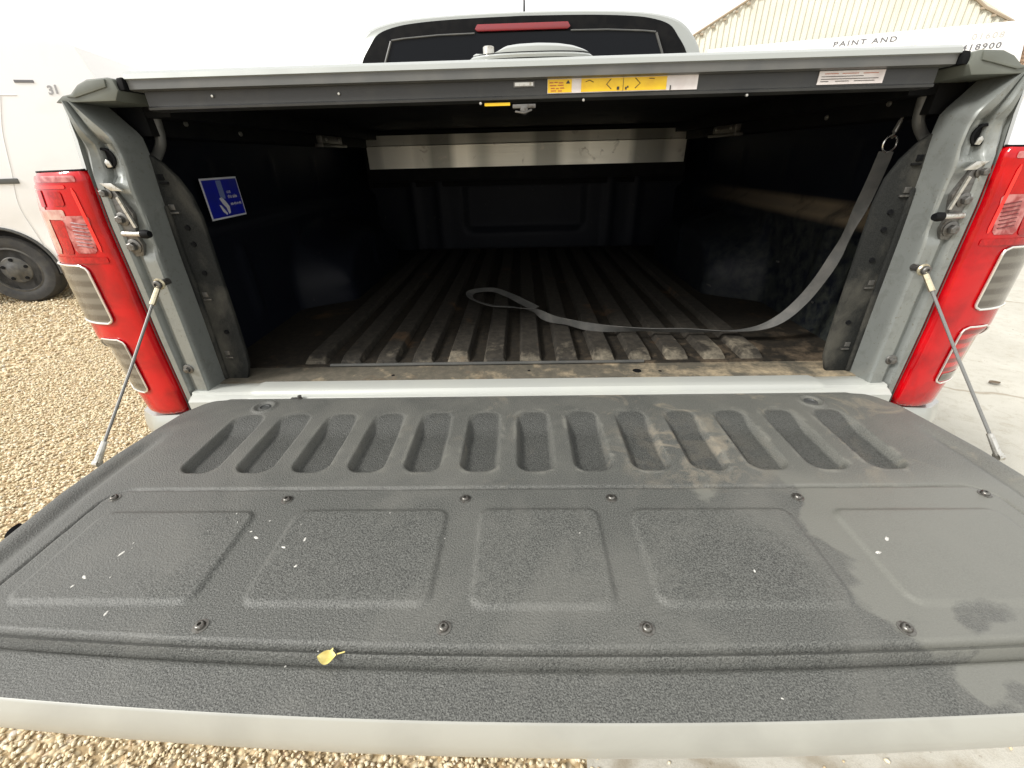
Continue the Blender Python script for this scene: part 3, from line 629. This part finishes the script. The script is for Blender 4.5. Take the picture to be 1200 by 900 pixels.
# ---- roller cover
XC = .6195
cover = mk('bed_cover', *prism([(.10, .5580), (.040, .5555), (.018, .5535), (.006, .5512), (.0012, .5475), (.0, .5410), (.004, .5395), (.006, .5275), (.016, .5268), (.10, .5275)], 'x', -XC, XC), PAINT, truck, smooth=30)
mk('lower_lip', *prism([(.0035, .5397), (.0030, .5280), (.012, .5262), (.014, .5350)], 'x', -XC+.001, XC-.001), RAILPL, cover, smooth=30)
mk('lip_panel', *join(prism([(.016, .5272), (.0155, .5070), (.0130, .5050), (.0135, .5020), (.021, .5005), (.060, .5020), (.060, .5268)], 'x', -.607, .607)), LIPP, cover, smooth=30)
slat0 = None
for i in range(24):
    y = .101 + i*.052
    if slat0 is None: slat0 = mk('slat', *prism([(y, .530), (y+.050, .530), (y+.050, .552), (y+.046, .555), (y+.004, .555), (y, .552)], 'x', -XC, XC), BLACK, cover)
    else: o = slat0.copy(); COL.objects.link(o); o.location = slat0.location + Vector((0, i*.052, 0))
for s in (-1, 1):
    sr = mk('side_rail', *mir(join(box(.665, .715, .075, 1.45, .470, .514), box(.62, .665, .075, 1.45, .497, .529)), s), BLACK, cover, bev=.002)
    c = mk('rail_clamp', *mir(join(box(.648, .667, .76, .93, .474, .498), box(.640, .668, .74, .95, .464, .474)), s), DSTEEL, cover, bev=.002)
    for (y, z) in [(.17, .494), (.345, .503), (.345, .484), (.79, .486), (.90, .486)]:
        mk('screw', *mir(lathe([(.005, 0), (.0045, .003), (.002, .004)], (.665 if y < .7 else .648, y, z), (-1, 0, 0), 12), s), STEEL, sr)
can = mk('cover_canister', *join(box(-.690, .690, 1.27, 1.50, .335, .527), box(-.765, .765, 1.495, 1.56, .30, .552)), BLACK, cover, bev=.004)
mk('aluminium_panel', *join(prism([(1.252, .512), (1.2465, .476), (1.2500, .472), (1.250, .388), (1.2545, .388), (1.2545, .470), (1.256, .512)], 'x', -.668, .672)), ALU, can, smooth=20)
# stickers and fittings under the lip
def lab(name, x0, x1, z0, z1, mat, par=cover, y=.0150, t=.0010): return mk(name, *box(x0, x1, y-t, y+t*.4, z0, z1), mat, par, smooth=0)
yl = lab('instruction_label', .024, .252, 0.5080, 0.5265, LWH); yl['label'] = 'long yellow and white instruction sticker under the cover lip'
lab('label_print', .0245, .0610, 0.5089, 0.5256, YEL, yl, .0138, .0004); lab('label_print', .0755, .205, 0.5089, 0.5256, YEL, yl, .0138, .0004)
lab('label_line', .1390, .1396, 0.5089, 0.5256, INK, yl, .0132, .0003)
for i, (x, z, l) in enumerate([(.0270, 00.5214, .006), (.0345, 00.5217, .005), (.0410, 00.5210, .007), (.0275, 00.5178, .010), (.0395, 00.5180, .009), (.0290, 00.5143, .006), (.0370, 00.5140, .004), (.0435, 00.5145, .006), (.0290, 00.5112, .008), (.0400, 00.5109, .006)]):
    lab('label_line', x, x+l, z-.0005, z+.0007, RINK, yl, .0132, .0003)
mk('label_mark', *prism([(.0520, 00.5200), (.0585, 00.5200), (.0553, 00.5245)], 'y', .0126, .0133), INK, yl, smooth=0)
mk('label_mark', *join(tube([(.1205, .0132, 00.5242), (.1140, .0132, 00.5178), (.1215, .0132, 00.5114)], .0006, 5), tube([(.1570, .0132, 00.5245), (.1650, .0132, 00.5178), (.1575, .0132, 00.5117)], .0006, 5), tube([(.082, .0132, 00.5214), (.088, .0132, 00.5235), (.094, .0132, 00.5207)], .0005, 5), tube([(.178, .0132, 00.5235), (.186, .0132, 00.5231)], .0005, 5)), INK, yl, smooth=0)
mk('label_mark', *join(box(.1300, .1335, .0128, .0134, 00.5103, 00.5143), box(.1425, .1450, .0128, .0134, 00.5103, 00.5137), box(.1455, .1475, .0128, .0134, 00.5126, 00.5149), box(.2105, .2120, .0128, .0134, .508, 00.5140)), INK, yl, smooth=0)
wl = lab('serial_label', .432, .529, 0.5089, 0.5256, LWH); wl['label'] = 'pale serial number sticker at the right of the cover lip'
for i, (x, z, l) in enumerate([(.440, 0.5221, .02), (.466, 0.5221, .024), (.497, 0.5219, .022), (.436, 0.5186, .062), (.436, 0.5155, .085), (.458, 0.5127, .02), (.486, 0.5127, .03), (.436, 0.5127, .012)]): lab('label_line', x, x+l, z-.0003, z+.0004, RINK if i < 3 else INK, wl, .0138, .0004)
lab('metal_tag', -.028, .004, 0.5172, 0.5241, DSTEEL, t=.0012); lab('metal_tag', -.026, .002, 0.5186, 0.5230, STEEL, y=.0136, t=.0010)
lab('yellow_tag', -.074, -.034, .4945, .4985, YEL, y=.020, t=.003)
lt = mk('cover_latch', *join(box(-.030, .006, .016, .030, .4905, .4958), lathe([(.007, 0), (.006, .006)], (-.012, .020, .488), (0, -1, 0), 12), tube([(-.026, .014, .486), (-.012, .010, .4835), (.0, .014, .488)], .0018, 6)), DSTEEL, cover, bev=.0006)
for x, z in [(-.080, .494), (.080, .4945), (-.30, .512), (-.50, .514), (.33, .4945)]:
    mk('rivet', *lathe([(.0024, 0), (.0018, .0018)], (x, .0150, z+.004), (0, -1, 0), 8), STEEL, cover)
# handle on top: oval base plate and arched grip with lock barrel
def oval(cx, cy, z, rx, ry, n=40, p=2.3): return [(cx+rx*math.copysign(abs(math.cos(t))**(2/p), math.cos(t)), cy+ry*math.copysign(abs(math.sin(t))**(2/p), math.sin(t)), z) for t in [2*math.pi*k/n for k in range(n)]]
def stack(rings):
    n = len(rings[0]); v = [p for r in rings for p in r]; f = [tuple(range(n))[::-1], tuple(range((len(rings)-1)*n, len(rings)*n))]
    for i in range(len(rings)-1): f += [(i*n+k, i*n+(k+1) % n, (i+1)*n+(k+1) % n, (i+1)*n+k) for k in range(n)]
    return v, f
hb = mk('handle_base', *stack([oval(.0, .055, 0.5552, .0955, .035), oval(.0, .055, 0.5587, .0965, .036), oval(.0, .055, 0.5612, .0925, .033)]), PAINT, cover, smooth=40)
mk('handle_seam', *stack([oval(.002, .055, 0.5607, .0900, .031), oval(.002, .055, 0.5629, .0900, .031)]), BLACK, hb)
hz = [(-.091, .5672), (-.086, .5690), (-.072, .5670), (-.058, .5668), (-.048, .5715), (-.038, .5760), (-.020, .5778), (.010, .5785), (.040, .5775), (.062, .5750), (.080, .5705), (.090, .5668)]
rings = []
for i in range(41):
    x = -.0905 + .181*i/40; zt = interp(x, hz)-.0033; w_ = .029*math.sqrt(max(1-((x)/.0925)**2, .02)); rings.append([(x, .055-w_, 0.5627), (x, .055-w_, 0.5627+(zt-0.5627)*.55), (x, .055-w_*.75, 0.5627+(zt-0.5627)*.92), (x, .055-w_*.3, zt), (x, .055+w_*.3, zt), (x, .055+w_*.75, 0.5627+(zt-0.5627)*.92), (x, .055+w_, 0.5627+(zt-0.5627)*.55), (x, .055+w_, 0.5627)])
mk('handle_grip', *stack(rings), PAINT, hb, smooth=50)
mk('lock_barrel', *lathe([(.0085, 0), (.0085, .0095), (.0070, .0105), (.006, .0100)], (-.066, .045, 0.5632), (0, 0, 1), 20), STEEL, hb)

# ---- cab
CO = [(0, 1.060), (.30, 1.057), (.56, 1.046), (.71, 1.028), (.800, 1.000), (.862, .952), (.915, .880), (.942, .77), (.95, .60), (.945, .40), (.93, 0), (.92, -.40), (0, -.40)]
CO = [(x, z) for x, z in CO]
def smooth2(c, n=4):
    return [(p.x, p.y) for p in spline([(x, z, 0) for x, z in c], n)]
poly = smooth2(CO[:9]) + CO[9:]
def full(p): return p + [(-x, z) for x, z in p[::-1] if x > 1e-6]
rings = []
for (y, sx, dz) in [(1.93, .975, -.014), (1.94, .988, -.006), (1.97, 1.0, 0), (2.3, 1.0, .012), (2.9, 1.0, .015), (3.5, .96, -.04), (4.2, .90, -.42), (5.2, .88, -.60)]:
    rings.append([(x*sx, y, min(z+dz, z if z < .4 and dz > -.3 else z+dz) if z > .2 else z) for x, z in full(poly)])
cab = mk('cab', *stack(rings), PAINT, truck, smooth=40)
fr = [(0, 1.034), (.30, 1.030), (.50, 1.022), (.63, 1.009), (.728, .982), (.780, .934), (.832, .868), (.87, .76), (.89, .62), (0, .62)]
mk('window_surround', *prism(full(smooth2(fr[:-1]) + fr[-1:]), 'y', 1.918, 1.935), BLACK, cab, smooth=0, bev=.003)
gl = [(0, .968), (.24, .967), (.40, .965), (.60, .956), (.660, .946), (.702, .868), (.735, .76), (.745, .66), (0, .66)]
mk('rear_window', *prism(full(gl), 'y', 1.908, 1.917), GLASS, cab, smooth=0)
for s in (-1, 1):
    mk('window_seal', *tube([(s*x, 1.906, z) for x, z in [(.750, .70), (.738, .77), (.705, .868), (.665, .948)]], .006, 8), RAILPL, cab)
    mk('window_seal', *tube([(s*x, 1.905, z) for x, z in [(.662, .951), (.60, .957), (.42, .966), (.24, .968)]], .0040, 8), RAILPL, cab)
mk('brake_light', *prism([(-.225, .974), (.225, .974), (.238, .984), (.225, 1.003), (-.225, 1.003), (-.238, .984)], 'y', 1.900, 1.920), BRKRED, cab, bev=.004)
mk('antenna', *tube([(.012, 2.25, 1.05), (.014, 2.35, 1.20), (.016, 2.50, 1.44)], [.007, .0045, .003], 8), BLACK, cab)
# ---- underside: bumper and rear wheels
mk('rear_bumper', *prism([(-.90, -.42), (.90, -.42), (.93, -.30), (.90, -.22), (-.90, -.22), (-.93, -.30)], 'y', -.09, .10), DPLAST, truck, bev=.02)
def wheel(parent, cx, cy, cz, r, wdt, ax):
    ax = Vector(ax); c = Vector((cx, cy, cz))
    wh = mk('wheel', *lathe([(r*.60, -wdt*.46), (r*.80, -wdt*.5), (r*.93, -wdt*.47), (r*.985, -wdt*.36), (r, -wdt*.2), (r, wdt*.2), (r*.985, wdt*.36), (r*.93, wdt*.47), (r*.80, wdt*.5), (r*.64, wdt*.46), (r*.60, wdt*.40)], c, ax, 56), TYRE, parent, smooth=40)
    return wh
for s in (-1, 1):
    wh = wheel(truck, s*.80, .86, GZ+.385, .385, .26, (s, 0, 0))
    mk('rim', *lathe([(.23, 0), (.235, .02), (.20, .012), (.10, .03), (.05, .035)], (s*.89, .86, GZ+.385), (s, 0, 0), 30), RIM, wh)

# ================================================================ THINGS ON AND IN THE TRUCK
strap = thing('ratchet_strap', (.69, .15, .44), 'dark grey webbing strap hooked at the right bed wall and trailing over the ribs', 'strap')
def ribbon(ctrl, w_, n=10, th=.0012):
    """ctrl: (x, y, z, width-direction vector)"""
    P = spline([c[:3] for c in ctrl], n); D = spline([c[3] for c in ctrl], n); V, Fc = [], []
    for i, p in enumerate(P):
        t = (P[min(i+1, len(P)-1)] - P[max(i-1, 0)]).normalized(); d = D[i] - t*D[i].dot(t); d.normalize(); nn = t.cross(d)
        for a, b in ((-1, -1), (1, -1), (1, 1), (-1, 1)): V.append(tuple(p + d*a*w_/2 + nn*b*th/2))
    for i in range(len(P)-1): Fc += [(i*4+k, i*4+(k+1) % 4, (i+1)*4+(k+1) % 4, (i+1)*4+k) for k in range(4)]
    Fc += [(3, 2, 1, 0), tuple(range(4*len(P)-4, 4*len(P)))]; return V, Fc
H, Zv = (.75, -.6, .0), (0, .3, 1)
ctrl = [(.674, .150, .416, (.9, -.3, .2)), (.673, .150, .400, (.9, -.4, .2)), (.669, .150, .361, (.9, -.4, .1)), (.665, .152, .320, (.7, -.7, .0)), (.663, .158, .282, (.15, -1, .0)), (.664, .166, .250, (.12, -1, .1)), (.662, .172, .220, (.5, -.8, -.1)),
        (.652, .180, .170, (.85, -.4, -.2)), (.633, .190, .115, (.7, -.6, -.35)), (.603, .200, .068, (.4, -.8, -.3)), (.560, .210, .040, (.1, -.9, .0)), (.486, .218, .030, (.02, -.85, .35)), (.382, .222, .032, (0, -.7, .7)), (.299, .228, .033, (0, -.8, .6)), (.217, .247, .029, (0, -.5, .8)), (.155, .268, .028, (.1, -.2, 1)),
        (.101, .290, .034, (.2, -.6, .8)), (.055, .330, .032, (.5, -.6, .5)), (.010, .400, .030, (.3, -.9, .4)), (-.050, .440, .029, (0, -1, .2)), (-.114, .462, .028, (-.2, -1, .2)), (-.180, .530, .030, (-.9, -.4, .4)), (-.185, .600, .031, (-.6, .9, .3)), (-.120, .625, .030, (.3, 1, .3)), (-.060, .560, .029, (.8, .6, .3)), (-.018, .480, .032, (.9, .3, .4)), (.020, .400, .037, (.8, .5, .3))]
mk('webbing', *ribbon(ctrl, .0235), WEB, strap, smooth=50)
ringp = [(.674+.0125*math.cos(t)+.002, .150, .4285+.0135*math.sin(t)) for t in [2*math.pi*k/20 for k in range(20)]]
mk('ring', *tube(ringp, .0018, 8, closed=True), CHROME, strap)
mk('snap_hook', *join(tube(spline([(.676, .150, .4385), (.6735, .146, .444), (.677, .150, .450), (.680, .150, .462), (.683, .150, .476), (.687, .152, .483), (.692, .155, .479)], 5), .0022, 8), tube([(.6765, .150, .447), (.681, .150, .466)], [.0042, .0036], 8)), STEEL, strap)

leaf = mk('leaf', *join(grid(17, 7, lambda a, b: (-.2200+.018*a, -.5445+.0068*math.sin(math.pi*min(a*1.05+.02, 1))*(b*2-1) + .003*a, hgt(-.211, -.536)+.0045+.0022*math.cos(a*5)+.0012*abs(b*2-1))),
      tube([(-.203, -.540, hgt(-.203, -.536)+.0045), (-.196, -.538, hgt(-.197, -.536)+.005)], .0006, 5), grid(7, 5, lambda a, b: (-.2120+(.004*a-.002)*math.sin(.3+2.6*b)+.001*b, -.5400+.0075*b, hgt(-.211, -.534)+.0040+.001*a))), LEAFM, None, smooth=60)
tag(leaf, 'small curled yellow leaf lying on the near edge of the tailgate', 'leaf')
leaf2 = mk('leaf', *grid(6, 4, lambda a, b: (2.70+.07*a, 1.43+.022*math.sin(math.pi*a)*(b*2-1), GZ+.006+.006*abs(b*2-1))), BLEAF, None); tag(leaf2, 'dark brown leaf lying on the pale concrete at the right', 'leaf')

# ================================================================ WHITE VAN
van = thing('panel_van', (-5.14, 3.4, GZ), 'white panel van parked on the gravel at the left behind the truck', 'van', rz=.26)
def vz(z): return z - GZ
arch = [(.385*math.cos(t), vz(-.465)+.385*math.sin(t)) for t in [math.pi*(1.06) - math.pi*1.12*k/20 for k in range(21)]]
body_p = [(-3.6, vz(-.50)), (arch[0][0]-.02, vz(-.50))] + arch + [(arch[-1][0]+.03, vz(-.475)), (.75, vz(-.475)), (1.35, vz(-.45)), (1.48, vz(-.30)), (1.50, vz(.3)), (1.42, vz(1.0)), (1.32, vz(1.35)), (1.1, vz(1.47)), (-2.9, vz(1.47)), (-3.2, vz(1.3)), (-3.7, vz(.4)), (-4.1, vz(.2)), (-4.2, vz(-.4))]
vb = mk('van_body', *prism(body_p, 'y', 0, 1.9), WHITE, van, smooth=30, bev=.03)
mk('wheel_arch', *join(box(-.40, .40, .05, .40, vz(-.60)+.05, vz(-.07))), BLACK, vb)
ring = [(.398*math.cos(t), -.004, vz(-.465)+.398*math.sin(t)) for t in [math.pi*1.05 - math.pi*1.10*k/24 for k in range(25)]]
mk('arch_trim', *tube(ring, .014, 8), DPLAST, vb)
wv = wheel(van, 0, .115, vz(-.475), .335, .20, (0, -1, 0))
mk('rim', *lathe([(.215, 0), (.225, .012), (.205, .016), (.195, -.015), (.15, -.02), (.12, .006), (.075, .010), (.06, .020), (.02, .024)], (0, .035, vz(-.475)), (0, -1, 0), 40), RIM, wv, smooth=30)
for k in range(5):
    a = 2*math.pi*k/5+.3; mk('wheel_bolt', *lathe([(.018, 0), (.016, .016)], (.10*math.cos(a), .034, vz(-.475)+.10*math.sin(a)), (0, -1, 0), 8), BLACK, wv)
for k in range(10):
    a = 2*math.pi*k/10; mk('rim_hole', *lathe([(.016, 0), (.015, .004)], (.172*math.cos(a), .048, vz(-.475)+.172*math.sin(a)), (0, -1, 0), 10), BLACK, wv)
mk('side_moulding', *box(-3.3, .43, -.016, .004, vz(.305), vz(.350)), RAILPL, vb, bev=.006)
VSEAM = simple('van_seam_rubber', (.62, .62, .62), .7)
mk('panel_seam', *tube(spline([(.62, -.001, vz(.99)), (.55, -.001, vz(.84)), (.49, -.001, vz(.69)), (.41, -.001, vz(.40)), (.33, -.001, vz(.13)), (.34, -.001, vz(-.10)), (.37, -.001, vz(-.36)), (.39, -.001, vz(-.46))], 5), .0035, 6), VSEAM, vb)
mk('panel_seam', *tube([(-3, -.001, vz(.995)), (.74, -.001, vz(.995))], .004, 6), VSEAM, vb)
mk('roof_badge', *box(.77, .91, -.006, .002, vz(1.085), vz(1.105)), SGREY, vb)
text_mesh('van_lettering', '31', .09, VGREY, vb, (.98, -.004, vz(1.00)), (1, 0, .12), (.12, 0, 1), depth=.001, bold=.003)
mk('sill_trim', *box(.42, 1.44, -.012, .01, vz(-.50), vz(-.455)), BLACK, vb, bev=.004)

# ================================================================ WORKSHOP BUILDING WITH SIGN
ang = math.atan2(-.31563617, .94888029)
bld = thing('workshop_building', (6.937, 15.782, GZ), 'cream corrugated workshop gable rising behind the white sign board', 'building', rz=ang)
def roofz(x): return interp(x, [(-2.6, 3.02), (-1.43, 3.66), (.0, 4.38), (2.2, 5.35), (3.0, 5.38), (4.73, 3.88+.42), (5.70, 3.58), (6.55, 3.15), (7.4, 2.72)])
v, f = [], []; i = 0; x = -2.6; pitch = .165
prof = [(0, 0), (.05, 0), (.07, .035), (.14, .035)]
xs = []
while x < 7.4:
    for dx, dy in prof: xs.append((x+dx, -dy))
    x += pitch
for (xx, yy) in xs: v += [(xx, yy, vz(1.9)), (xx, yy, vz(roofz(xx)))]
f = [(2*k, 2*k+2, 2*k+3, 2*k+1) for k in range(len(xs)-1)]
mk('corrugated_wall', v, f, CREAM, bld, smooth=0)
RL = [(-2.6, 3.02), (-1.43, 3.66), (.0, 4.38), (2.2, 5.35)]; RR = [(3.0, 5.38), (4.73, 4.30), (5.70, 3.58), (6.55, 3.15), (7.4, 2.72)]
for run in (RL, RR): mk('verge_trim', *tube([(a, -.08, vz(b)+.01) for a, b in run], .035, 6), CREAMT, bld)
nv_ = 0
for xx in np.arange(-2.5, 7.3, .3):
    if nv_ < 40: mk('verge_fixing', *box(xx, xx+.09, -.10, -.05, vz(roofz(xx))-.10, vz(roofz(xx))-.05), CREAMT, bld); nv_ += 1
mk('roof', *join(prism([(-2.7, vz(2.98)), (2.5, vz(5.60)), (7.5, vz(2.68)), (7.4, vz(2.6)), (2.5, vz(5.4)), (-2.6, vz(2.9))], 'y', 0.02, 14)), CREAM, bld, smooth=0)
mk('lower_wall', *box(-2.6, 7.4, .0, .25, 0, vz(1.9)), MORTAR, bld)
# brick courses on the visible right-hand end beside the sign
b0 = None; nb = 0
for r in range(11):
    for c in range(6):
        x0 = 6.78 + c*.23 - (.115 if r % 2 else 0); z0 = vz(1.92)+r*.085
        if b0 is None: b0 = mk('brick', *box(x0, x0+.215, -.075, -.045, z0, z0+.070), BRICKM, bld, smooth=0); bx, bz = x0, z0
        else: o = b0.copy(); COL.objects.link(o); o.location = b0.location + Vector((x0-bx, random.uniform(-.004, .004), z0-bz))
sign = thing('sign_board', (6.937, 15.782, GZ+2.6), 'long white workshop sign board reading PAINT AND with a phone number', 'sign', rz=ang)
def sz(z): return z - (GZ+2.6)
sb = mk('board', *prism([(-1.0, sz(2.30)), (6.80, sz(2.30)), (6.62, sz(3.205)), (-1.0, sz(3.205))], 'y', -.34, -.28), SIGNM, sign, bev=.01)
def ln(txt, s0, z, size, mat, sp_=1.15, sx=1.0, bold=.003): return text_mesh('lettering', txt, size, mat, sb, (s0, -.346, sz(z)), (1, 0, 0), (0, 0, 1), space=sp_, depth=.002, bold=bold, sx=sx)
ln('PAINT AND', 2.36, 2.995, .165, SGREY, 1.3, 1.42)
ln('RE', 3.45, 2.765, .14, SGREY, 1.5, 1.3); ln('LTD', 4.15, 2.79, .12, SPALE, 1.1, 1.1)
ln('01608', 5.55, 2.885, .175, SPALE, 1.25, 1.3); ln('418900', 5.42, 2.655, .18, SGREY, 1.25, 1.28)
